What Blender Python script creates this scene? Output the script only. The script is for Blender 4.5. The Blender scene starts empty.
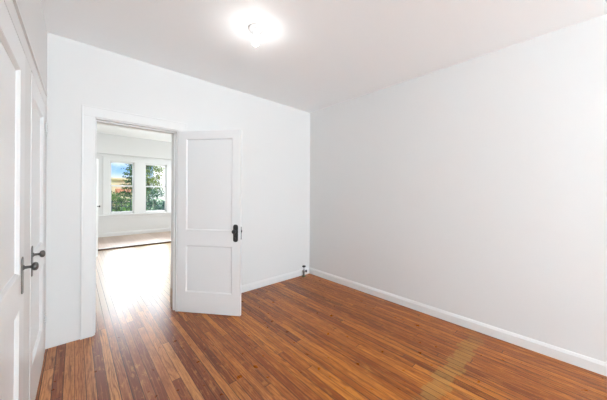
import bpy, bmesh, math, random
from mathutils import Vector, Matrix
random.seed(7)
sc = bpy.context.scene
COL = sc.collection

# ------------------------------------------------------------------ camera
H = 1.355
cam = bpy.data.cameras.new('camera')
cam.sensor_width = 36.0
cam.sensor_fit = 'HORIZONTAL'
cam.lens = 36.0 * 250.0 / 607.0
cam.shift_y = -6.4 / 607.0
cam.clip_start = 0.02
camo = bpy.data.objects.new('camera', cam)
COL.objects.link(camo)
camo.matrix_world = (Matrix.Translation((0, 0, H)) @ Matrix.Rotation(math.radians(-42.4), 4, 'Z')
                     @ Matrix.Rotation(math.radians(90), 4, 'X') @ Matrix.Rotation(math.radians(0.37), 4, 'Z'))
sc.camera = camo

# ------------------------------------------------------------------ exposure
sc.view_settings.view_transform = 'Standard'
sc.view_settings.look = 'None'
sc.view_settings.gamma = 1.0
sc.view_settings.use_curve_mapping = False
sc.view_settings.exposure = 0.74
sc.cycles.use_denoising = True
sc.cycles.max_bounces = 14
sc.cycles.diffuse_bounces = 10
sc.cycles.glossy_bounces = 5
sc.cycles.transparent_max_bounces = 16
sc.cycles.sample_clamp_indirect = 12.0

SKY_LOW = 0.82      # brightness of the blue sky near the horizon
SKY_HIGH = 24.0    # bright haze higher up
SUN = 2.4
BULB = 1.15
REAR_FILL = 232.0
SIDE_FILL = 34.0
LIVING_FILL = 46.0
SUNROOM_FILL = 15.0


class NT:
    """small helper for node trees"""
    def __init__(s, tree):
        s.t = tree
        s.n = tree.nodes
        s.l = tree.links

    def new(s, kind, **kw):
        nd = s.n.new(kind)
        for k, v in kw.items():
            setattr(nd, k, v)
        return nd

    def put(s, sock, v):
        if hasattr(v, 'bl_idname') or isinstance(v, bpy.types.NodeSocket):
            s.l.new(v, sock)
        else:
            sock.default_value = v

    def m(s, op, a, b=0.0, c=0.0, clamp=False):
        nd = s.new('ShaderNodeMath', operation=op, use_clamp=clamp)
        s.put(nd.inputs[0], a)
        s.put(nd.inputs[1], b)
        s.put(nd.inputs[2], c)
        return nd.outputs[0]

    def mix(s, f, a, b, mode='MIX'):
        nd = s.new('ShaderNodeMix', data_type='RGBA', blend_type=mode)
        s.put(nd.inputs[0], f)
        s.put(nd.inputs[6], a if not isinstance(a, tuple) else (*a, 1))
        s.put(nd.inputs[7], b if not isinstance(b, tuple) else (*b, 1))
        return nd.outputs[2]

    def xyz(s, x, y, z=0.0):
        nd = s.new('ShaderNodeCombineXYZ')
        for i, v in enumerate((x, y, z)):
            s.put(nd.inputs[i], v)
        return nd.outputs[0]

    def sep(s, v):
        nd = s.new('ShaderNodeSeparateXYZ')
        s.l.new(v, nd.inputs[0])
        return nd.outputs

    def noise(s, vec, scale=1.0, detail=2.0, rough=0.5, dist=0.0):
        nd = s.new('ShaderNodeTexNoise')
        if vec is not None:
            s.l.new(vec, nd.inputs['Vector'])
        nd.inputs['Scale'].default_value = scale
        nd.inputs['Detail'].default_value = detail
        nd.inputs['Roughness'].default_value = rough
        nd.inputs['Distortion'].default_value = dist
        return nd.outputs[0]

    def white(s, vec):
        nd = s.new('ShaderNodeTexWhiteNoise', noise_dimensions='3D')
        s.l.new(vec, nd.inputs['Vector'])
        return nd.outputs['Value'], nd.outputs['Color']

    def ramp(s, f, stops, interp='LINEAR'):
        nd = s.new('ShaderNodeValToRGB')
        nd.color_ramp.interpolation = interp
        els = nd.color_ramp.elements
        while len(els) < len(stops):
            els.new(0.5)
        for e, (p, c) in zip(els, stops):
            e.position = p
            e.color = (*c, 1) if isinstance(c, tuple) else (c, c, c, 1)
        s.l.new(f, nd.inputs[0])
        return nd.outputs[0]

    def sstep(s, v, a, b):
        nd = s.new('ShaderNodeMapRange', interpolation_type='SMOOTHSTEP')
        s.put(nd.inputs[0], v)
        nd.inputs[1].default_value = a
        nd.inputs[2].default_value = b
        return nd.outputs[0]


# ------------------------------------------------------------------ world
def make_world():
    w = bpy.data.worlds.new('sky')
    sc.world = w
    w.use_nodes = True
    t = NT(w.node_tree)
    t.n.clear()
    geo = t.new('ShaderNodeTexCoord').outputs['Generated']
    x, y, z = t.sep(geo)
    low = t.ramp(z, [(0.0, (0.95, 0.97, 1.0)), (0.045, (0.80, 0.88, 1.0)), (0.065, (0.33, 0.56, 0.92)), (0.14, (0.15, 0.38, 0.88))])
    n = t.noise(geo, 5.0, 5.0, 0.6)
    cl = t.sstep(n, 0.50, 0.62)
    # a broad cloud bank to the north-north-east
    az = t.m('DIVIDE', x, y)
    bank = t.m('MULTIPLY', t.sstep(az, 0.196, 0.206), t.sstep(y, 0.0, 0.2))
    bank = t.m('MULTIPLY', bank, t.sstep(z, 0.115, 0.095))
    cl = t.m('MAXIMUM', t.m('MULTIPLY', cl, 0.5), bank)
    low = t.mix(cl, low, (1.25, 1.25, 1.25))
    band = t.m('MULTIPLY', t.sstep(z, 0.16, 0.26), t.sstep(z, 0.62, 0.45))
    band = t.m('MULTIPLY', band, t.sstep(y, 0.5, 0.8))
    high = t.mix(band, (0, 0, 0), (0.92, 0.96, 1.0))
    bg1 = t.new('ShaderNodeBackground')
    t.l.new(low, bg1.inputs[0])
    bg1.inputs[1].default_value = SKY_LOW
    bg2 = t.new('ShaderNodeBackground')
    t.l.new(high, bg2.inputs[0])
    bg2.inputs[1].default_value = SKY_HIGH
    add = t.new('ShaderNodeAddShader')
    t.l.new(bg1.outputs[0], add.inputs[0])
    t.l.new(bg2.outputs[0], add.inputs[1])
    out = t.new('ShaderNodeOutputWorld')
    t.l.new(add.outputs[0], out.inputs[0])


make_world()


def lamp(name, kind, loc, energy, color=(1, 1, 1), rot=(0, 0, 0), **kw):
    d = bpy.data.lights.new(name, kind)
    d.energy = energy
    d.color = color
    for k, v in kw.items():
        setattr(d, k, v)
    o = bpy.data.objects.new(name, d)
    o.location = loc
    o.rotation_euler = rot
    COL.objects.link(o)
    return o


# sun high behind the house: lights the garden, stays out of the north windows
lamp('sun', 'SUN', (0, -5, 12), SUN, (1.0, 0.96, 0.88), rot=(math.radians(38), 0, math.radians(-15)), angle=0.01)
# fill lights standing in for daylight, at added unseen windows behind the camera
lamp('fill_light', 'AREA', (0.75, -5.42, 1.25), REAR_FILL, (0.82, 0.945, 1.0), rot=(math.radians(146), 0, 0),
     shape='RECTANGLE', size=1.7, size_y=1.5)
lamp('fill_light', 'AREA', (-0.06, -3.3, 1.25), SIDE_FILL, (0.82, 0.945, 1.0), rot=(math.radians(138), 0, math.radians(-90)),
     shape='RECTANGLE', size=1.3, size_y=1.4)
# unseen fill light added to brighten the room past the doorway; no window there
lamp('fill_light', 'AREA', (3.02, 5.4, 1.6), LIVING_FILL, (0.89, 0.97, 1.0), rot=(math.radians(118), 0, math.radians(90)),
     shape='RECTANGLE', size=1.6, size_y=1.4)
# fill light added on the sunroom side wall, which has no window
lamp('fill_light', 'AREA', (3.02, 8.4, 1.5), SUNROOM_FILL, (0.92, 0.98, 1.0), rot=(math.radians(90), 0, math.radians(90)),
     shape='RECTANGLE', size=1.0, size_y=1.3)


# ------------------------------------------------------------------ materials
def mat(name, color=(0.8, 0.8, 0.8), rough=0.5, metal=0.0, spec=0.5, bump=None, vary=None, emit=None, strength=1.0):
    m = bpy.data.materials.new(name)
    m.use_nodes = True
    t = NT(m.node_tree)
    b = t.n['Principled BSDF']
    b.inputs['Base Color'].default_value = (*color, 1)
    b.inputs['Roughness'].default_value = rough
    b.inputs['Metallic'].default_value = metal
    b.inputs['Specular IOR Level'].default_value = spec
    pos = t.new('ShaderNodeNewGeometry').outputs['Position']
    if vary:
        amt, scale, c2 = vary
        f = t.m('MULTIPLY', t.sstep(t.noise(pos, scale, 3), 0.35, 0.7), amt)
        t.l.new(t.mix(f, color, c2), b.inputs['Base Color'])
    if bump:
        st, scale = bump
        bn = t.new('ShaderNodeBump')
        bn.inputs['Strength'].default_value = st
        bn.inputs['Distance'].default_value = 0.01
        t.l.new(t.noise(pos, scale, 4), bn.inputs['Height'])
        t.l.new(bn.outputs[0], b.inputs['Normal'])
    if emit:
        b.inputs['Emission Color'].default_value = (*emit, 1)
        b.inputs['Emission Strength'].default_value = strength
    return m


WALL = mat('wall_paint', (0.735, 0.735, 0.733), 0.65, spec=0.15, bump=(0.05, 9), vary=(0.2, 1.2, (0.725, 0.725, 0.723)))
CEIL = mat('ceiling_paint', (0.895, 0.92, 0.935), 0.6, spec=0.3, bump=(0.05, 7))
TRIM = mat('gloss_trim_paint', (0.765, 0.767, 0.767), 0.45, spec=0.3, bump=(0.03, 14))
DOORP = mat('door_paint', (0.785, 0.79, 0.795), 0.28, spec=0.5, bump=(0.04, 12))
BLACK = mat('black_iron', (0.022, 0.022, 0.024), 0.35, spec=0.5, vary=(0.5, 60, (0.06, 0.06, 0.062)), bump=(0.1, 90))
PEWTER = mat('aged_pewter', (0.17, 0.165, 0.16), 0.32, metal=0.85, vary=(0.6, 50, (0.07, 0.068, 0.066)), bump=(0.08, 80))
STEEL = mat('worn_steel', (0.30, 0.30, 0.30), 0.35, metal=0.9, vary=(0.5, 120, (0.12, 0.12, 0.12)))
HINGE = mat('painted_hinge', (0.76, 0.76, 0.76), 0.35, vary=(0.5, 110, (0.5, 0.49, 0.48)))
CHROME = mat('dull_chrome', (0.45, 0.46, 0.46), 0.28, metal=0.9, vary=(0.5, 60, (0.2, 0.2, 0.2)))
PATINA = mat('green_patina', (0.10, 0.20, 0.11), 0.6, vary=(0.6, 70, (0.22, 0.20, 0.14)))
PORC = mat('porcelain', (0.84, 0.84, 0.84), 0.25)
RAWWOOD = mat('bare_wood', (0.60, 0.50, 0.40), 0.6, vary=(0.6, 40, (0.30, 0.23, 0.17)))
DARKWOOD = mat('dark_threshold_wood', (0.16, 0.075, 0.045), 0.4, vary=(0.6, 20, (0.09, 0.04, 0.025)))
BULBM = mat('lit_bulb_glass', (1, 1, 1), 0.4, emit=(1.0, 0.99, 0.97), strength=9.0)


def glass_mat():
    m = bpy.data.materials.new('window_glass')
    m.use_nodes = True
    t = NT(m.node_tree)
    t.n.clear()
    tr = t.new('ShaderNodeBsdfTransparent')
    tr.inputs[0].default_value = (0.97, 0.98, 0.98, 1)
    gl = t.new('ShaderNodeBsdfGlossy')
    gl.inputs['Roughness'].default_value = 0.02
    mx = t.new('ShaderNodeMixShader')
    lw = t.new('ShaderNodeLayerWeight')
    lw.inputs[0].default_value = 0.15
    t.l.new(t.m('MULTIPLY', lw.outputs['Fresnel'], 0.25), mx.inputs[0])
    t.l.new(tr.outputs[0], mx.inputs[1])
    t.l.new(gl.outputs[0], mx.inputs[2])
    out = t.new('ShaderNodeOutputMaterial')
    t.l.new(mx.outputs[0], out.inputs[0])
    return m


GLASS = glass_mat()


def floor_mat():
    """narrow strip pine boards running along Y, random lengths, strong grain, one pale patched strip"""
    W = 0.0575
    m = bpy.data.materials.new('pine_floorboards')
    m.use_nodes = True
    t = NT(m.node_tree)
    b = t.n['Principled BSDF']
    pos = t.new('ShaderNodeNewGeometry').outputs['Position']
    x, y, z = t.sep(pos)
    u = t.m('DIVIDE', t.m('ADD', x, 5.0), W)
    i = t.m('FLOOR', u)
    fx = t.m('FRACT', u)
    r1, c1 = t.white(t.xyz(i, 3.7, 0.0))
    ln = t.m('ADD', t.m('MULTIPLY', r1, 1.6), 1.1)
    r2, _ = t.white(t.xyz(i, 11.3, 5.0))
    v = t.m('DIVIDE', t.m('ADD', t.m('ADD', y, 8.0), t.m('MULTIPLY', r2, 6.0)), ln)
    j = t.m('FLOOR', v)
    fy = t.m('FRACT', v)
    h, hc = t.white(t.xyz(i, j, 1.0))
    h2, _ = t.white(t.xyz(i, j, 9.0))
    h3, _ = t.white(t.xyz(i, j, 17.0))
    # base colours
    gold = t.ramp(h, [(0.0, (0.17, 0.040, 0.012)), (0.12, (0.32, 0.088, 0.022)), (0.30, (0.45, 0.150, 0.035)),
                      (0.6, (0.56, 0.210, 0.050)), (0.85, (0.68, 0.285, 0.075)), (1.0, (0.78, 0.37, 0.12))])
    red = t.ramp(h, [(0.0, (0.19, 0.048, 0.028)), (0.35, (0.27, 0.075, 0.040)), (0.5, (0.44, 0.165, 0.080)),
                     (0.75, (0.58, 0.26, 0.12)), (1.0, (0.68, 0.34, 0.16))])
    zone = t.sstep(t.m('ADD', x, t.m('MULTIPLY', t.noise(pos, 1.3, 2), 0.7)), 0.75, 1.7)
    base = t.mix(zone, red, gold)
    # grain: fine stretched fibres and cathedral figure, shifted per board
    off = t.m('MULTIPLY', h2, 37.0)
    gv = t.xyz(t.m('ADD', t.m('MULTIPLY', x, 120.0), off), t.m('ADD', t.m('MULTIPLY', y, 3.2), off), off)
    fine = t.noise(gv, 1.0, 4.0, 0.65)
    wv = t.xyz(t.m('ADD', t.m('MULTIPLY', x, 16.0), off), t.m('ADD', t.m('MULTIPLY', y, 1.7), off), off)
    warp = t.noise(wv, 1.0, 2.0, 0.5)
    band = t.m('SINE', t.m('ADD', t.m('MULTIPLY', x, 330.0), t.m('MULTIPLY', warp, 46.0)))
    band = t.sstep(band, 0.1, 1.0)
    figure = t.m('MULTIPLY', band, t.m('ADD', t.m('MULTIPLY', h3, 0.60), 0.10))
    base = t.mix(figure, base, (0.17, 0.046, 0.016))
    base = t.mix(t.m('MULTIPLY', t.sstep(fine, 0.44, 0.68), t.m('ADD', t.m('MULTIPLY', zone, 0.25), 0.42)), base, (0.24, 0.070, 0.022))
    base = t.mix(t.m('MULTIPLY', t.sstep(fine, 0.50, 0.34), t.m('ADD', t.m('MULTIPLY', zone, 0.28), 0.34)), base, (0.70, 0.36, 0.14))
    # dark heartwood streaks on some boards
    st = t.noise(t.xyz(t.m('ADD', t.m('MULTIPLY', x, 24.0), off), t.m('MULTIPLY', y, 1.1), off), 1.0, 3.0, 0.6)
    stk = t.m('MULTIPLY', t.sstep(st, 0.56, 0.66), t.sstep(h2, 0.45, 0.75))
    base = t.mix(t.m('MULTIPLY', stk, 0.75), base, (0.13, 0.035, 0.017))
    # mottling along each board
    mo = t.noise(t.xyz(t.m('ADD', t.m('MULTIPLY', x, 34.0), off), t.m('ADD', t.m('MULTIPLY', y, 9.0), off), off), 1.0, 4.0, 0.7)
    base = t.mix(t.m('MULTIPLY', t.sstep(mo, 0.50, 0.66), 0.40), base, (0.22, 0.065, 0.022))
    base = t.mix(t.m('MULTIPLY', t.sstep(mo, 0.46, 0.32), 0.38), base, (0.80, 0.42, 0.16))
    # scuffs
    sp = t.noise(t.xyz(t.m('MULTIPLY', x, 60.0), t.m('MULTIPLY', y, 26.0), 0.0), 1.0, 3.0, 0.7)
    base = t.mix(t.m('MULTIPLY', t.sstep(sp, 0.66, 0.78), 0.45), base, (0.60, 0.42, 0.30))
    # the grey-green patched strip across the room, edges ragged board by board
    jit = t.m('MULTIPLY', t.m('SUBTRACT', r2, 0.5), 0.05)
    yy = t.m('ADD', y, jit)
    patch = t.m('MULTIPLY', t.sstep(yy, 0.578, 0.592), t.sstep(yy, 0.717, 0.702))
    pn = t.noise(pos, 9.0, 3.0, 0.6)
    patch = t.m('MULTIPLY', patch, t.sstep(pn, 0.22, 0.5))
    patch = t.m('MULTIPLY', patch, t.m('MULTIPLY', t.sstep(x, 2.98, 2.6), 0.52))
    base = t.mix(patch, base, (0.52, 0.40, 0.30))
    # window glare on the far room boards, painted in as pale grey
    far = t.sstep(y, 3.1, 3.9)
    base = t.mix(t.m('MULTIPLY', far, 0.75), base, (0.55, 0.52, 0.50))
    # gaps
    ex = t.m('MINIMUM', fx, t.m('SUBTRACT', 1.0, fx))
    gapw = t.m('ADD', t.m('MULTIPLY', t.m('POWER', r1, 2.0), 0.06), 0.02)
    g1 = t.m('LESS_THAN', ex, gapw)
    ey = t.m('MULTIPLY', t.m('MINIMUM', fy, t.m('SUBTRACT', 1.0, fy)), ln)
    g2 = t.m('LESS_THAN', ey, 0.0025)
    gap = t.m('MAXIMUM', g1, g2)
    base = t.mix(t.m('MULTIPLY', gap, 0.85), base, (0.045, 0.018, 0.010))
    base = t.mix(1.0, base, t.mix(zone, (0.86, 0.76, 0.61), (0.80, 0.61, 0.23)), 'MULTIPLY')
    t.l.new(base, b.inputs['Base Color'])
    rg = t.m('ADD', t.m('MULTIPLY', t.noise(pos, 14.0, 3.0), 0.14), 0.23)
    rg = t.m('ADD', rg, t.m('MULTIPLY', patch, 0.25))
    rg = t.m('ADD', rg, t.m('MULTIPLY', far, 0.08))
    t.l.new(rg, b.inputs['Roughness'])
    b.inputs['Specular IOR Level'].default_value = 0.42
    hgt = t.m('ADD', t.m('MULTIPLY', gap, -1.0), t.m('MULTIPLY', fine, 0.14))
    cup = t.m('MULTIPLY', t.m('MULTIPLY', t.m('SUBTRACT', fx, 0.5), t.m('SUBTRACT', fx, 0.5)), 0.8)
    hgt = t.m('ADD', hgt, cup)
    hgt = t.m('ADD', hgt, t.m('MULTIPLY', t.m('MULTIPLY', fx, t.m('SUBTRACT', h3, 0.5)), 0.7))
    bn = t.new('ShaderNodeBump')
    bn.inputs['Strength'].default_value = 0.35
    bn.inputs['Distance'].default_value = 0.0015
    t.l.new(hgt, bn.inputs['Height'])
    t.l.new(bn.outputs[0], b.inputs['Normal'])
    return m


def tan_floor_mat():
    m = bpy.data.materials.new('pale_lit_boards')
    m.use_nodes = True
    t = NT(m.node_tree)
    b = t.n['Principled BSDF']
    pos = t.new('ShaderNodeNewGeometry').outputs['Position']
    x, y, z = t.sep(pos)
    u = t.m('DIVIDE', t.m('ADD', x, 5.0), 0.09)
    h, _ = t.white(t.xyz(t.m('FLOOR', u), 2.0, 0.0))
    fx = t.m('FRACT', u)
    c = t.ramp(h, [(0.0, (0.46, 0.34, 0.27)), (1.0, (0.58, 0.45, 0.37))])  # strong window light on the wood is painted in as pale tan
    gr = t.noise(t.xyz(t.m('MULTIPLY', x, 60.0), t.m('MULTIPLY', y, 3.0), h), 1.0, 3.0)
    c = t.mix(t.m('MULTIPLY', gr, 0.4), c, (0.66, 0.52, 0.43))
    c = t.mix(t.m('MULTIPLY', t.m('LESS_THAN', fx, 0.03), 0.5), c, (0.2, 0.12, 0.08))
    t.l.new(c, b.inputs['Base Color'])
    b.inputs['Roughness'].default_value = 0.5
    return m


FLOOR = floor_mat()
TANF = tan_floor_mat()


def leaf_mat(name, c1, c2, scale=3.0):
    m = bpy.data.materials.new(name)
    m.use_nodes = True
    t = NT(m.node_tree)
    b = t.n['Principled BSDF']
    pos = t.new('ShaderNodeNewGeometry').outputs['Position']
    c = t.mix(t.sstep(t.noise(pos, scale, 3), 0.35, 0.65), c1, c2)
    t.l.new(c, b.inputs['Base Color'])
    b.inputs['Roughness'].default_value = 0.6
    return m


NEEDLE = leaf_mat('conifer_needles', (0.012, 0.045, 0.012), (0.08, 0.17, 0.03), 6.0)
LEAFY = leaf_mat('yellow_green_leaves', (0.07, 0.14, 0.03), (0.34, 0.38, 0.09), 6.0)
BUSHM = leaf_mat('bush_leaves', (0.015, 0.06, 0.02), (0.20, 0.36, 0.09), 9.0)
TEAL = leaf_mat('blue_green_leaves', (0.01, 0.05, 0.04), (0.13, 0.27, 0.16), 9.0)
BARK = mat('bark', (0.10, 0.07, 0.05), 0.8, bump=(0.5, 12))
RENDERW = mat('cream_render', (0.80, 0.66, 0.42), 0.8, vary=(0.5, 0.6, (0.74, 0.55, 0.36)))
ROOFT = mat('orange_roof_tiles', (0.60, 0.24, 0.11), 0.8, vary=(0.5, 3, (0.42, 0.15, 0.08)))
GRASS = mat('lawn', (0.10, 0.20, 0.05), 0.9, vary=(0.6, 2, (0.18, 0.28, 0.08)))
IRON = mat('painted_railing', (0.025, 0.045, 0.07), 0.4)


# ------------------------------------------------------------------ mesh helpers
class MB:
    def __init__(s):
        s.bm = bmesh.new()

    def box(s, a, b):
        x0, y0, z0 = a
        x1, y1, z1 = b
        v = [s.bm.verts.new(p) for p in ((x0, y0, z0), (x1, y0, z0), (x1, y1, z0), (x0, y1, z0),
                                         (x0, y0, z1), (x1, y0, z1), (x1, y1, z1), (x0, y1, z1))]
        for f in ((3, 2, 1, 0), (4, 5, 6, 7), (0, 1, 5, 4), (1, 2, 6, 5), (2, 3, 7, 6), (3, 0, 4, 7)):
            s.bm.faces.new([v[k] for k in f])
        return s

    def quad(s, *pts):
        s.bm.faces.new([s.bm.verts.new(p) for p in pts])

    def prism(s, prof, axis, a, b):
        """closed 2-D profile swept along an axis; prof gives the two other coordinates"""
        def P(p, t):
            return {'x': (t, p[0], p[1]), 'y': (p[0], t, p[1]), 'z': (p[0], p[1], t)}[axis]
        v0 = [s.bm.verts.new(P(p, a)) for p in prof]
        v1 = [s.bm.verts.new(P(p, b)) for p in prof]
        n = len(prof)
        for k in range(n):
            s.bm.faces.new((v0[k], v0[(k + 1) % n], v1[(k + 1) % n], v1[k]))
        s.bm.faces.new(v0[::-1])
        s.bm.faces.new(v1)
        return s

    def lathe(s, prof, n=24, mtx=None, smooth=True):
        """prof: list of (radius, height) along local z"""
        mtx = mtx or Matrix.Identity(4)
        rings = []
        for r, h in prof:
            if r < 1e-6:
                rings.append([s.bm.verts.new(mtx @ Vector((0, 0, h)))])
            else:
                rings.append([s.bm.verts.new(mtx @ Vector((r * math.cos(2 * math.pi * k / n),
                                                           r * math.sin(2 * math.pi * k / n), h))) for k in range(n)])
        for A, B in zip(rings, rings[1:]):
            for k in range(n):
                a0, a1 = A[k % len(A)], A[(k + 1) % n % len(A)]
                b0, b1 = B[k % len(B)], B[(k + 1) % n % len(B)]
                vs = []
                for q in (a0, a1, b1, b0):
                    if q not in vs:
                        vs.append(q)
                if len(vs) > 2:
                    f = s.bm.faces.new(vs)
                    f.smooth = smooth
        for R in (rings[0], rings[-1]):
            if len(R) > 2:
                s.bm.faces.new(R)
        return s

    def tube(s, p, q, r, n=8, r2=None):
        p, q = Vector(p), Vector(q)
        d = q - p
        mt = Matrix.Translation(p) @ d.to_track_quat('Z', 'Y').to_matrix().to_4x4()
        return s.lathe([(r, 0), (r2 if r2 is not None else r, d.length)], n, mt)

    def build(s, name, material, parent=None, loc=None, rot=None, bevel=0.0, seg=2):
        bmesh.ops.recalc_face_normals(s.bm, faces=s.bm.faces)
        me = bpy.data.meshes.new(name)
        s.bm.to_mesh(me)
        s.bm.free()
        me.materials.append(material)
        o = bpy.data.objects.new(name, me)
        COL.objects.link(o)
        if parent:
            o.parent = parent
        if loc:
            o.location = loc
        if rot:
            o.rotation_euler = rot
        if bevel:
            md = o.modifiers.new('bevel', 'BEVEL')
            md.width = bevel
            md.segments = seg
            md.limit_method = 'ANGLE'
            md.angle_limit = math.radians(40)
        return o


def tag(o, label, cat=None, group=None, kind=None):
    o['label'] = label
    if cat:
        o['category'] = cat
    if group:
        o['group'] = group
    if kind:
        o['kind'] = kind
    return o


def empty(name, loc, rz=0.0):
    o = bpy.data.objects.new(name, None)
    o.empty_display_size = 0.1
    o.location = loc
    o.rotation_euler = (0, 0, rz)
    COL.objects.link(o)
    return o


# ------------------------------------------------------------------ dimensions
CZ = 2.73
XR, YB = 2.962, 3.083
YR = -5.5                       # wall behind the camera
XL = -0.184                     # left wall face where it meets the back wall
TILT = -0.0085                  # the left wall is a touch out of square
D0, D1, DZ = 0.139, 0.858, 2.062   # doorway
WT = 0.205                      # thickness of the back wall
HL, HR = 0.10, 3.10             # side walls of the room past the doorway
P0, P1 = 7.45, 7.59             # partition to the sunroom
SF = 0.035                      # the sunroom floor is a small step up
S1 = 9.42                       # window wall of the sunroom

# ------------------------------------------------------------------ floors and ceilings
mb = MB()
mb.box((-0.6, YR - 0.15, -0.06), (XR + 0.15, YB, 0.0))
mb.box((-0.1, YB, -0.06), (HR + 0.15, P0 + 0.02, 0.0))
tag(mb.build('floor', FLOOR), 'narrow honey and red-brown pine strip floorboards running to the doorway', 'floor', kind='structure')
mb = MB()
mb.box((-0.1, P0 + 0.05, -0.06), (HR + 0.15, S1 + 0.15, SF))
tag(mb.build('floor_sunroom', TANF), 'pale tan floorboards of the sunroom under the two windows', 'floor', kind='structure')
mb = MB()
mb.box((HL, P0 + 0.02, -0.06), (HR, P0 + 0.05, SF - 0.004))
tag(mb.build('trim_threshold', DARKWOOD), 'dark brown threshold strip across the opening to the sunroom', 'threshold', kind='structure')
mb = MB()
mb.box((HL, P0 + 0.015, SF - 0.004), (HR, P0 + 0.06, SF + 0.008))
tag(mb.build('trim_nosing', TRIM), 'thin white nosing along the edge of the sunroom floor', 'nosing', kind='structure')
mb = MB()
mb.box((-0.6, YR - 0.15, CZ), (XR + 0.15, YB + WT, CZ + 0.1))
tag(mb.build('ceiling', CEIL), 'plain white plaster ceiling above the empty room', 'ceiling', kind='structure')
mb = MB()
mb.box((-0.1, YB + WT, CZ), (HR + 0.15, P0, CZ + 0.1))
tag(mb.build('ceiling_living_room', CEIL), 'white ceiling seen through the doorway', 'ceiling', kind='structure')
mb = MB()
mb.box((-0.1, P1, 2.55), (HR + 0.15, S1 + 0.15, 2.65))
tag(mb.build('ceiling_sunroom', CEIL), 'lower white ceiling above the sunroom windows', 'ceiling', kind='structure')

# ------------------------------------------------------------------ walls
mb = MB()
mb.box((-0.6, YB, 0), (D0, YB + WT, CZ)).box((D1, YB, 0), (HR + 0.15, YB + WT, CZ)).box((D0, YB, DZ), (D1, YB + WT, CZ))
tag(mb.build('wall_back', WALL), 'white wall holding the open doorway', 'wall', kind='structure')
mb = MB()
mb.box((XR, YR - 0.15, 0), (XR + 0.15, YB, CZ))
tag(mb.build('wall_right', WALL), 'long blank white wall with a low baseboard', 'wall', kind='structure')
mb = MB()
RW = (-0.1, 1.6, 0.5, 2.0)  # unseen window opening, added to go with the rear fill light
mb.box((-0.6, YR - 0.15, 0), (RW[0], YR, CZ)).box((RW[1], YR - 0.15, 0), (XR, YR, CZ))
mb.box((RW[0], YR - 0.15, 0), (RW[1], YR, RW[2])).box((RW[0], YR - 0.15, RW[3]), (RW[1], YR, CZ))
tag(mb.build('wall_rear', WALL), 'white wall behind the camera with a wide window opening added for the fill light', 'wall', kind='structure')

# left wall, in its own frame: local x = 0 is the face, local y runs back towards the corner (0) and to the camera (-)
LW = empty('wall_left_frame', (XL, YB, 0), TILT)
LWm = Matrix.Translation((XL, YB, 0)) @ Matrix.Rotation(TILT, 4, 'Z')
bpy.data.objects.remove(LW)


def in_left(o):
    o.matrix_world = LWm @ o.matrix_basis
    return o


A0, A1 = 2.115 - YB, 2.835 - YB    # closet door by the corner
B0, B1 = 1.17 - YB, 1.885 - YB     # closet door nearer the camera
DT = 2.05
mb = MB()
back = -8.8
LW0, LW1 = -4.05 - YB, -2.55 - YB  # span of the unseen opening added for the side fill light
mb.box((-0.16, back, 0), (0, LW0, CZ)).box((-0.16, LW1, 0), (0, B0, CZ)).box((-0.16, LW0, 0), (0, LW1, 0.5)).box((-0.16, LW0, 2.0), (0, LW1, CZ)).box((-0.16, B1, 0), (0, A0, CZ)).box((-0.16, A1, 0), (0, 0, CZ))
mb.box((-0.16, B0, DT), (0, B1, CZ)).box((-0.16, A0, DT), (0, A1, CZ))
mb.box((-0.20, LW1 + 0.1, 0), (-0.16, 0, CZ))
in_left(tag(mb.build('wall_left', WALL), 'white wall holding two closet doors side by side', 'wall', kind='structure'))

mb = MB()
mb.box((HL - 0.15, YB + WT, 0), (HL, S1, CZ))
tag(mb.build('wall_living_left', WALL), 'white side wall past the doorway behind the far door', 'wall', kind='structure')
mb = MB()
mb.box((HR, YB + WT, 0), (HR + 0.15, S1, CZ))
tag(mb.build('wall_living_right', WALL), 'white side wall of the room past the doorway', 'wall', kind='structure')
mb = MB()
mb.box((HL, P0, 2.265), (HR, P1, CZ)).box((HL, P0, 0), (0.30, P1, 2.265)).box((2.75, P0, 0), (HR, P1, 2.265))
tag(mb.build('wall_partition', WALL), 'white wall and lintel over the wide opening to the sunroom', 'wall', kind='structure')

W1 = (0.76, 1.375)
W2 = (1.655, 2.30)
WZ = (0.705, 2.30)
mb = MB()
mb.box((HL, S1, 0), (W1[0], S1 + 0.15, CZ)).box((W1[1], S1, 0), (W2[0], S1 + 0.15, CZ)).box((W2[1], S1, 0), (HR, S1 + 0.15, CZ))
for a, b in (W1, W2):
    mb.box((a, S1, 0), (b, S1 + 0.15, WZ[0])).box((a, S1, WZ[1]), (b, S1 + 0.15, CZ))
tag(mb.build('wall_sunroom', WALL), 'white end wall of the sunroom with two sash windows', 'wall', kind='structure')

# ------------------------------------------------------------------ baseboards
BASE = [(0, 0), (0.016, 0), (0.016, 0.072), (0.011, 0.084), (0.006, 0.094), (0, 0.096)]


def board(name, label, a, b, z=1.0):
    """baseboard from a to b; the room lies on the left of a->b"""
    a, b = Vector((*a, 0)), Vector((*b, 0))
    d = b - a
    m = MB()
    m.prism([(p[0], p[1] * z) for p in BASE], 'x', 0, d.length)
    o = m.build(name, TRIM)
    o.location = a
    o.rotation_euler = (0, 0, math.atan2(d.y, d.x))
    return tag(o, label, 'baseboard', kind='structure')


board('baseboard_right', 'white baseboard along the long blank wall', (XR, YR), (XR, YB))
board('baseboard_back', 'white baseboard from the doorway to the far corner', (XR - 0.017, YB), (D1 + 0.105, YB))
board('baseboard_rear', 'white baseboard behind the camera', (-0.1, YR), (XR - 0.017, YR))
board('baseboard_sunroom', 'white baseboard under the two sunroom windows', (HR, S1), (HL, S1), 1.6)
board('baseboard_living_right', 'white baseboard past the doorway', (HR, YB + WT), (HR, P0), 1.3)

# ------------------------------------------------------------------ doorway casing and jambs
mb = MB()
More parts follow.
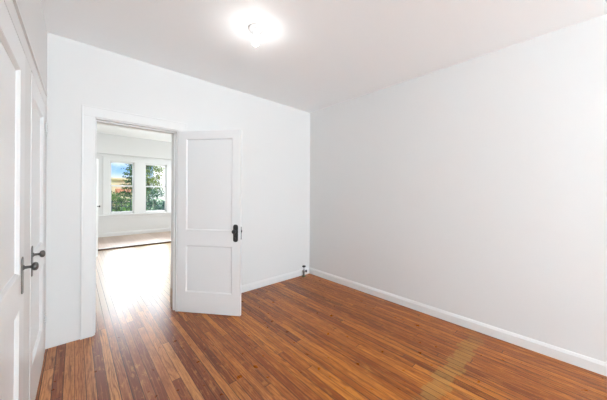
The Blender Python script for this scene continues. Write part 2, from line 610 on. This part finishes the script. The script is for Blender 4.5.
# jamb lining and stops (room side door rebate)
mb.box((D0, YB - 0.002, 0), (D0 + 0.006, YB + WT, DZ))
mb.box((D1 - 0.006, YB - 0.002, 0), (D1, YB + WT, DZ))
mb.box((D0, YB - 0.002, DZ - 0.008), (D1, YB + WT, DZ))
mb.box((D1 - 0.018, YB + 0.05, 0.0), (D1 - 0.006, YB + 0.09, DZ - 0.008))
mb.box((D0 + 0.006, YB + 0.05, 0.0), (D0 + 0.012, YB + 0.09, DZ - 0.008))
mb.box((D0, YB + 0.05, DZ - 0.022), (D1, YB + 0.09, DZ - 0.008))
jamb = tag(mb.build('trim_doorway_jamb', TRIM), 'white jamb and stop lining the open doorway', 'door jamb', kind='structure')
mb = MB()
cw = 0.094
for x0, x1 in ((D0 - cw, D0 - 0.004), (D1 + 0.004, D1 + cw)):
    mb.box((x0, YB - 0.016, 0), (x1, YB, DZ + 0.004))
mb.box((D0 - cw, YB - 0.016, DZ + 0.004), (D1 + cw, YB, DZ + cw))
mb.box((D0 - cw - 0.006, YB - 0.019, 0), (D0 - cw + 0.007, YB, DZ + cw))
mb.box((D1 + cw - 0.007, YB - 0.019, 0), (D1 + cw + 0.006, YB, DZ + cw))
mb.box((D0 - cw - 0.006, YB - 0.019, DZ + cw - 0.006), (D1 + cw + 0.006, YB, DZ + cw + 0.006))
tag(mb.build('trim_doorway_casing', TRIM, bevel=0.002), 'flat white casing around the open doorway', 'door casing', kind='structure')
mb = MB()
mb.box((D1 - 0.0085, YB + 0.10, 0), (D1 - 0.0062, YB + WT - 0.002, 0.22))
tag(mb.build('trim_jamb_foot', RAWWOOD), 'bare tan wood at the foot of the doorway jamb', 'trim', kind='structure')

# one casing runs round both closet doors
mb = MB()
for y0, y1 in ((B0 - 0.09, B0 - 0.004), (B1 + 0.004, A0 - 0.004), (A1 + 0.004, A1 + 0.09)):
    mb.box((0, y0, 0), (0.003, y1, DT + 0.004))
mb.box((0, B0 - 0.09, DT + 0.004), (0.004, A1 + 0.09, DT + 0.085))
mb.box((0, B0 - 0.09, DT + 0.085), (0.014, A1 + 0.09, DT + 0.097))
in_left(tag(mb.build('trim_closet_casing', TRIM), 'flat white casing running round both closet doors', 'door casing', kind='structure'))


# ------------------------------------------------------------------ panelled doors
def panel_door(name, loc, rz, w, h, t, stile, rows, hinge_at='start', gap=0.008):
    """door with its front on local -y. rows = [(z0, z1), ...] panel openings"""
    r = empty(name, loc, rz)
    m = MB()
    m.box((0, 0, gap), (stile, t, h)).box((w - stile, 0, gap), (w, t, h))
    zs = [gap] + [q for a in sorted(rows) for q in a] + [h]
    for k in range(0, len(zs), 2):
        m.box((stile, 0, zs[k]), (w - stile, t, zs[k + 1]))
    m.build('door_frame', DOORP, r)
    for z0, z1 in rows:
        m = MB()
        x0, x1 = stile, w - stile
        for s_ in (0, 1):
            yo = 0.001 if s_ == 0 else t - 0.001
            d = 1 if s_ == 0 else -1
            o_ = [(x0, z0), (x1, z0), (x1, z1), (x0, z1)]
            def ring(inset, depth):
                return [(x0 + inset, yo + d * depth, z0 + inset), (x1 - inset, yo + d * depth, z0 + inset),
                        (x1 - inset, yo + d * depth, z1 - inset), (x0 + inset, yo + d * depth, z1 - inset)]
            rings = [ring(0, 0.0), ring(0.004, 0.0), ring(0.013, 0.010), ring(0.0135, 0.0125)]
            for R0, R1 in zip(rings, rings[1:]):
                for k in range(4):
                    m.quad(R0[k], R0[(k + 1) % 4], R1[(k + 1) % 4], R1[k])
            m.quad(*rings[-1])
        m.build('panel', DOORP, r)
    return r


def knob_geo(m, origin, direction, r=0.024, reach=0.045):
    mt = Matrix.Translation(origin) @ Vector(direction).to_track_quat('Z', 'Y').to_matrix().to_4x4()
    m.lathe([(0.013, 0.0), (0.013, 0.003), (0.0075, 0.006), (0.0065, reach - 0.018), (0.008, reach - 0.013),
             (r * 0.66, reach - 0.011), (r * 0.93, reach - 0.006), (r, reach + 0.0005), (r * 0.94, reach + 0.006),
             (r * 0.72, reach + 0.010), (r * 0.35, reach + 0.0125), (0, reach + 0.013)], 28, mt)


def plate(w, h, t, n=6):
    """rounded upright plate in the xz plane, front on -y"""
    pts = []
    rad = w * 0.42
    for cx, cz, a0 in ((w / 2 - rad, h / 2 - rad, 0), (-w / 2 + rad, h / 2 - rad, 90),
                       (-w / 2 + rad, -h / 2 + rad, 180), (w / 2 - rad, -h / 2 + rad, 270)):
        for k in range(n + 1):
            a = math.radians(a0 + 90 * k / n)
            pts.append((cx + rad * math.cos(a), cz + rad * math.sin(a)))
    m = MB()
    m.prism(pts, 'y', -t, 0)
    return m


def hinge_part(r, x, y, z, material=HINGE, hh=0.09):
    m = MB()
    for k in range(5):
        m.lathe([(0.0065, z - hh / 2 + k * hh / 5 + 0.0008), (0.0065, z - hh / 2 + (k + 1) * hh / 5 - 0.0008)], 12,
                Matrix.Translation((x, y, 0)))
    m.lathe([(0.0, z + hh / 2 + 0.007), (0.004, z + hh / 2 + 0.004), (0.0045, z + hh / 2)], 10, Matrix.Translation((x, y, 0)))
    m.lathe([(0.0045, z - hh / 2), (0.004, z - hh / 2 - 0.004), (0.0, z - hh / 2 - 0.007)], 10, Matrix.Translation((x, y, 0)))
    return m.build('hinge', material, r)


# the open door
DW = 0.748
door = panel_door('door_1', (0.862, 3.060, 0), math.radians(-50.5), DW, 2.05, 0.036, 0.096,
                  [(0.235, 0.765), (0.935, 1.965)])
tag(door, 'white two-panel door standing wide open with a black knob plate', 'door', kind='structure')
kx, kz = DW - 0.056, 0.915
o = plate(0.056, 0.192, 0.0045).build('escutcheon', BLACK, door, loc=(kx, 0, kz), bevel=0.0012)
tag(o, 'black rounded knob plate')
m = MB()
m.lathe([(0.004, 0), (0.004, 0.0012), (0.0, 0.002)], 12, Matrix.Translation((0, -0.0045, -0.05)) @ Matrix.Rotation(math.radians(90), 4, 'X'))
m.box((-0.002, -0.0056, -0.066), (0.002, -0.0045, -0.05))
m.build('keyhole', PEWTER, o)
m = MB()
knob_geo(m, (kx, -0.0045, kz + 0.022), (0, -1, 0), 0.024, 0.044)
tag(m.build('knob', BLACK, door), 'round black door knob')
o = plate(0.056, 0.192, 0.0045).build('escutcheon', BLACK, door, loc=(kx, 0.036, kz), rot=(0, 0, math.pi), bevel=0.0012)
tag(o, 'black rounded knob plate')
m = MB()
knob_geo(m, (kx, 0.0405, kz + 0.022), (0, 1, 0), 0.024, 0.044)
tag(m.build('knob', BLACK, door), 'round black door knob')
m = MB()
m.box((DW, 0.007, kz - 0.07), (DW + 0.0015, 0.029, kz + 0.07))
o = tag(m.build('latch_plate', STEEL, door), 'worn metal latch plate in the door edge')
m = MB()
m.box((DW + 0.0015, 0.011, kz + 0.01), (DW + 0.010, 0.023, kz + 0.032))
m.build('latch_bolt', BLACK, o)
for z in (1.80, 0.28):
    hinge_part(door, -0.007, 0.030, z)

# the two closet doors
for nm, lab, y0, y1, hinge_z in (
        ('door_2', 'white two-panel closet door next to the corner, pewter knob further from camera', A0, A1, (1.855, 0.355)),
        ('door_3', 'white two-panel closet door nearest the camera, at the far left edge of the photo', B0, B1, ())):
    w = (y1 - y0) - 0.008
    d = panel_door(nm, (0.005, y0 + 0.004, 0), math.radians(90), w, DT - 0.006, 0.035, 0.095 if nm == 'door_2' else 0.13,
                   [(0.30, 0.80), (0.965, 1.925)])
    in_left(d)
    tag(d, lab, 'door', kind='structure')
    kx = 0.038 if nm == 'door_2' else w - 0.062
    o = plate(0.046, 0.180, 0.004).build('escutcheon', PEWTER, d, loc=(kx, 0, 0.948), bevel=0.001)
    tag(o, 'narrow upright pewter knob plate')
    for zz in (0.082, -0.082):
        m = MB()
        m.lathe([(0.004, 0), (0.0035, 0.0015), (0.0, 0.0022)], 10, Matrix.Translation((0, -0.004, zz)) @ Matrix.Rotation(math.radians(90), 4, 'X'))
        m.build('screw', STEEL, o)
    m = MB()
    knob_geo(m, (kx, -0.004, 0.985), (0, -1, 0), 0.021, 0.040)
    tag(m.build('knob', PEWTER, d), 'round pewter door knob')
    for z in hinge_z:
        hinge_part(d, w + 0.004, -0.010, z)

# door of the room past the doorway, standing ajar, seen nearly edge on
d = panel_door('door_4', (0.145, 6.12, 0), math.radians(73.5), 0.76, 2.05, 0.036, 0.10, [(0.235, 0.765), (0.935, 1.95)])
tag(d, 'white door standing ajar past the doorway, seen almost edge on', 'door', kind='structure')
for s_, yy in ((-1, 0.0), (1, 0.036)):
    m = MB()
    knob_geo(m, (0.70, yy, 1.06), (0, s_, 0), 0.022, 0.04)
    tag(m.build('knob', BLACK, d), 'small dark door knob')
for z in (1.8, 0.28):
    hinge_part(d, -0.006, 0.018, z)


# ------------------------------------------------------------------ windows
def sash_window(name, label, x0, x1, z0, z1, y, out=1):
    """double-hung window set in the wall whose room face is at y; outdoors towards +y*out"""
    r = empty(name, ((x0 + x1) / 2, y, z0))
    tag(r, label, 'window', kind='structure')
    hw, hh = (x1 - x0) / 2, z1 - z0
    s = out
    mid = hh * 0.533

    def B(m, a, b):
        m.box((a[0], min(a[1] * s, b[1] * s), a[2]), (b[0], max(a[1] * s, b[1] * s), b[2]))
    m = MB()
    B(m, (-hw, 0, 0), (-hw + 0.012, 0.14, hh))
    B(m, (hw - 0.012, 0, 0), (hw, 0.14, hh))
    B(m, (-hw, 0, hh - 0.012), (hw, 0.14, hh))
    B(m, (-hw, 0, 0), (hw, 0.14, 0.012))
    m.build('window_frame', TRIM, r)
    for nm, a, b, yy in (('lower_sash', 0.012, mid + 0.02, 0.03), ('upper_sash', mid - 0.02, hh - 0.012, 0.075)):
        m = MB()
        bt = 0.034 if nm == 'upper_sash' else 0.05
        tp = 0.036 if nm == 'upper_sash' else 0.034
        st = 0.030
        B(m, (-hw + 0.012, yy, a), (-hw + 0.012 + st, yy + 0.035, b))
        B(m, (hw - 0.012 - st, yy, a), (hw - 0.012, yy + 0.035, b))
        B(m, (-hw + 0.012, yy, a), (hw - 0.012, yy + 0.035, a + bt))
        B(m, (-hw + 0.012, yy, b - tp), (hw - 0.012, yy + 0.035, b))
        so = m.build(nm, TRIM, r)
        m = MB()
        B(m, (-hw + 0.03, yy + 0.015, a + 0.02), (hw - 0.03, yy + 0.019, b - 0.02))
        m.build('pane', GLASS, so)
    m = MB()
    B(m, (-0.03, 0.025, mid + 0.02), (0.03, 0.06, mid + 0.028))
    B(m, (-0.008, 0.022, mid + 0.028), (0.022, 0.05, mid + 0.036))
    m.build('sash_lock', TRIM, r)
    return r


sash_window('window_1', 'white double-hung sash window on the left, blue sky and conifer outside', W1[0], W1[1], WZ[0], WZ[1], S1)
sash_window('window_2', 'white double-hung sash window on the right, white cloud and leafy branches outside', W2[0], W2[1], WZ[0], WZ[1], S1)
sash_window('window_added_rear', 'wide unseen sash window added behind the camera for the fill light', RW[0], RW[1], RW[2], RW[3], YR, -1)  # added out of view, behind the rear fill light
w4 = sash_window('window_added_side', 'unseen sash window added in the side wall for the fill light', -0.75, 0.75, 0.5, 2.0, 0.0, 1)  # added out of view, behind the side fill light
w4.matrix_world = LWm @ Matrix.Translation((0, (LW0 + LW1) / 2, 0.5)) @ Matrix.Rotation(math.radians(90), 4, 'Z')
# casing, stool and apron of the pair
mb = MB()
yf = S1 - 0.018
mb.box((0.60, yf, WZ[0] - 0.02), (W1[0] - 0.002, S1, WZ[1] + 0.002)).box((W1[1] + 0.002, yf, WZ[0] - 0.02), (W2[0] - 0.002, S1, WZ[1] + 0.002))
mb.box((W2[1] + 0.002, yf, WZ[0] - 0.02), (2.44, S1, WZ[1] + 0.002))
mb.box((0.60, yf, WZ[1] + 0.002), (2.44, S1, WZ[1] + 0.11))
mb.box((0.57, yf - 0.015, WZ[1] + 0.11), (2.47, S1, WZ[1] + 0.135))
tag(mb.build('trim_window_casing', TRIM, bevel=0.003), 'broad white casing around both sunroom windows', 'window casing', kind='structure')
mb = MB()
mb.box((HL, S1 - 0.065, WZ[0] - 0.048), (HR, S1, WZ[0] - 0.02))
mb.box((HL, S1 - 0.02, WZ[0] - 0.13), (HR, S1, WZ[0] - 0.048))
tag(mb.build('trim_window_stool', TRIM, bevel=0.003), 'long white sill and apron board under both windows', 'window sill', kind='structure')

# ------------------------------------------------------------------ ceiling lamp
LX, LY = 1.105, 1.815
cl = empty('ceiling_light', (LX, LY, CZ))
tag(cl, 'bare lit bulb in a white porcelain holder on the ceiling', 'ceiling light')
m = MB()
m.lathe([(0.0, 0.0), (0.062, 0.0), (0.062, -0.010), (0.057, -0.018), (0.040, -0.024), (0.030, -0.030), (0.026, -0.044),
         (0.024, -0.052), (0.0, -0.052)], 36)
lb = m.build('lampholder', PORC, cl)
for a in (0.9, 4.04):
    m = MB()
    m.lathe([(0.004, -0.022), (0.0035, -0.025), (0.0, -0.026)], 10, Matrix.Translation((0.046 * math.cos(a), 0.046 * math.sin(a), 0)))
    m.build('screw', STEEL, lb)
m = MB()
m.lathe([(0.014, -0.048), (0.0145, -0.060), (0.019, -0.075), (0.026, -0.090), (0.0295, -0.105), (0.0295, -0.115), (0.026, -0.129),
         (0.018, -0.140), (0.008, -0.145), (0.0, -0.146)], 32)
tag(m.build('bulb', BULBM, cl), 'glowing frosted bulb')
lo = lamp('bulb_light', 'POINT', (0, 0, -0.165), BULB, (1.0, 0.985, 0.96), shadow_soft_size=0.02)
lo.parent = cl

# ------------------------------------------------------------------ capped radiator pipe in the corner
pv = empty('radiator_valve', (2.772, 3.012, 0))
tag(pv, 'small old metal radiator valve stub standing on the floor in the corner', 'pipe valve')
m = MB()
m.lathe([(0.0, 0.0), (0.034, 0.0), (0.034, 0.004), (0.024, 0.010), (0.018, 0.012), (0.0, 0.012)], 24)
tag(m.build('floor_flange', PATINA, pv), 'green-stained ring at the floor')
m = MB()
m.lathe([(0.0135, 0.012), (0.0135, 0.052), (0.019, 0.053), (0.019, 0.068), (0.0225, 0.074), (0.025, 0.088), (0.0225, 0.102),
         (0.017, 0.108), (0.015, 0.114), (0.0, 0.114)], 24)
m.build('valve_body', CHROME, pv)
m = MB()
mt = Matrix.Translation((0.0, 0, 0.088)) @ Vector((0.80, -0.60, 0)).to_track_quat('Z', 'Y').to_matrix().to_4x4()
m.lathe([(0.013, 0.015), (0.013, 0.030), (0.021, 0.031), (0.021, 0.046), (0.016, 0.048), (0.0, 0.048)], 6, mt, smooth=False)
tag(m.build('side_outlet', BLACK, pv), 'dark capped side outlet')
m = MB()
m.lathe([(0.0055, 0.112), (0.0055, 0.150)], 12)
m.build('valve_stem', CHROME, pv)
m = MB()
m.lathe([(0.008, 0.147), (0.019, 0.150), (0.027, 0.156), (0.030, 0.166), (0.027, 0.174), (0.012, 0.177), (0.0, 0.177)], 20)
tag(m.build('valve_handle', BLACK, pv), 'dark round handle on top')

# ------------------------------------------------------------------ window guards
def guard(x0, x1, label):
    r = empty('window_guard', ((x0 + x1) / 2, S1 + 0.17, WZ[0]))
    tag(r, label, 'window guard', 'low metal guards outside the sunroom windows')
    hw = (x1 - x0) / 2 - 0.02
    m = MB()
    for z in (0.05, 0.20, 0.345):
        m.box((-hw, -0.007, z - 0.006), (hw, 0.007, z + 0.006))
    m.build('rail', IRON, r)
    n = 5
    for k in range(n):
        x = -hw * 0.84 + 2 * hw * 0.84 * k / (n - 1)
        t_ = 0.011 if k in (0, n - 1) else 0.005
        m = MB()
        m.box((x - t_, -0.011, 0.0), (x + t_, -0.007, 0.40 if k in (0, n - 1) else 0.35))
        m.build('bar', IRON, r)
    return r


guard(W1[0], W1[1], 'dark metal guard outside the left sunroom window')
guard(W2[0], W2[1], 'dark metal guard outside the right sunroom window')

# ------------------------------------------------------------------ outdoors
mb = MB()
mb.box((-40, S1 + 0.3, -0.75), (60, 90, -0.6))
tag(mb.build('ground', GRASS), 'green lawn outside the sunroom windows', 'ground', kind='structure')


def leaf(m, p, size, flat=0.6):
    a = random.uniform(0, 6.283)
    n = Vector((random.gauss(0, 1), random.gauss(0, 1), random.gauss(0, 1) + flat)).normalized()
    u = n.orthogonal().normalized()
    u = Matrix.Rotation(a, 3, n) @ u
    v = n.cross(u)
    s, w = size * random.uniform(0.7, 1.3), size * random.uniform(0.3, 0.5)
    p = Vector(p)
    m.quad(p - u * s, p + v * w, p + u * s, p - v * w)


def conifer(x, y, h, spread, label, z0=-0.6):
    r = empty('conifer_tree', (x, y, z0))
    tag(r, label, 'tree')
    m = MB()
    m.tube((0, 0, 0), (0, 0, h), 0.09, 8, 0.015)
    tiers = 17
    br = []
    for k in range(tiers):
        zz = h * (0.12 + 0.86 * k / tiers)
        rad = spread * (1 - k / tiers) ** 0.8 + 0.12
        for q in range(7):
            a = q * 0.9 + k * 2.4 + random.uniform(-.3, .3)
            L = rad * random.uniform(0.7, 1.15)
            e = Vector((math.cos(a) * L, math.sin(a) * L, zz + L * 0.10 + random.uniform(-.08, .08)))
            m.tube((0, 0, zz), e, 0.014, 5, 0.004)
            br.append((Vector((0, 0, zz)), e))
    m.build('trunk', BARK, r)
    m = MB()
    for a, b in br:
        L = (b - a).length
        for _ in range(int(40 * L) + 8):
            f = random.uniform(0.25, 1.05)
            p = a.lerp(b, f) + Vector((random.gauss(0, .06), random.gauss(0, .06), random.gauss(-0.03, .045))) * (1.2 - f * 0.5)
            leaf(m, p, 0.055)
    m.build('foliage', NEEDLE, r)


def leafy(name, x, y, h, rx, rz_, zc, n, material, label, size=0.06, z0=-0.6, trunk=True, hole=0.5):
    r = empty(name, (x, y, z0))
    tag(r, label, 'tree' if 'tree' in name else 'shrub')
    m = MB()
    clumps = []
    for _ in range(34 if trunk else 22):
        v = Vector((random.gauss(0, 1), random.gauss(0, 1), random.gauss(0, 1))).normalized() * random.uniform(0.45, 1.0)
        clumps.append(Vector((v.x * rx, v.y * rx, zc + v.z * rz_)))
    if trunk:
        m.tube((0, 0, 0), (0, 0, zc), 0.07, 8, 0.05)
    for c in clumps:
        m.tube((0, 0, max(0.02, zc - rz_ * 0.8 if trunk else 0.02)), c, 0.02, 5, 0.005)
    m.build('trunk' if trunk else 'stems', BARK, r)
    m = MB()
    cr = rx * hole
    for c in clumps:
        for _ in range(n):
            v = Vector((random.gauss(0, .42), random.gauss(0, .42), random.gauss(0, .34))) * cr
            leaf(m, c + v, size)
    m.build('foliage', material, r)
    return r


conifer(2.28, 15.8, 3.75, 1.0, 'dark green conifer outside the left sunroom window')
leafy('leafy_tree', 3.85, 20.5, 4.6, 1.0, 1.5, 3.0, 75, LEAFY, 'yellow-green leafy tree outside the right sunroom window', 0.07, hole=0.40)
leafy('leafy_tree', 3.10, 18.0, 4.6, 0.62, 0.35, 3.65, 16, NEEDLE, 'dark leafy branches hanging high outside the sunroom windows', 0.05, hole=0.45)
bs = [(1.50, 17.9, 0.95, BUSHM, 'bright green bush low outside the left window, furthest from the conifer'),
      (1.80, 12.4, 0.62, BUSHM, 'bright green bush in front of the conifer'),
      (2.80, 13.5, 0.90, TEAL, 'blue-green bush outside the right window, in front of the leafy tree'),
      (4.45, 16.6, 1.05, TEAL, 'tall blue-green bush outside the right window, under the white cloud')]
for x, y, s, mt, lab in bs:
    leafy('garden_bush', x, y, 1.6, s * 0.75, s * 0.95, 0.95 * s + 0.35, 150, mt, lab, 0.05, trunk=False, hole=0.5)

# house far behind the trees
hx, hy = 3.6, 40.0
hs = empty('garden_house', (hx, hy, -0.6))
tag(hs, 'cream house with a low orange roof far behind the conifer', 'house')
m = MB()
m.box((-3.0, 0, 0), (3.0, 6, 3.6))
m.build('house_wall', RENDERW, hs)
m = MB()
m.prism([(-3.3, 3.6), (3.3, 3.6), (2.4, 3.85), (-2.4, 3.85)], 'y', -0.3, 6.3)
m.build('cornice', RENDERW, hs)
m = MB()
m.box((0.4, -3, 0), (3.2, 0, 1.9))
wg = m.build('side_wing', RENDERW, hs)
m = MB()
m.prism([(-3.2, 1.9), (0.2, 1.9), (0.0, 2.45)], 'x', 0.2, 3.4)
m.build('wing_roof', ROOFT, wg)
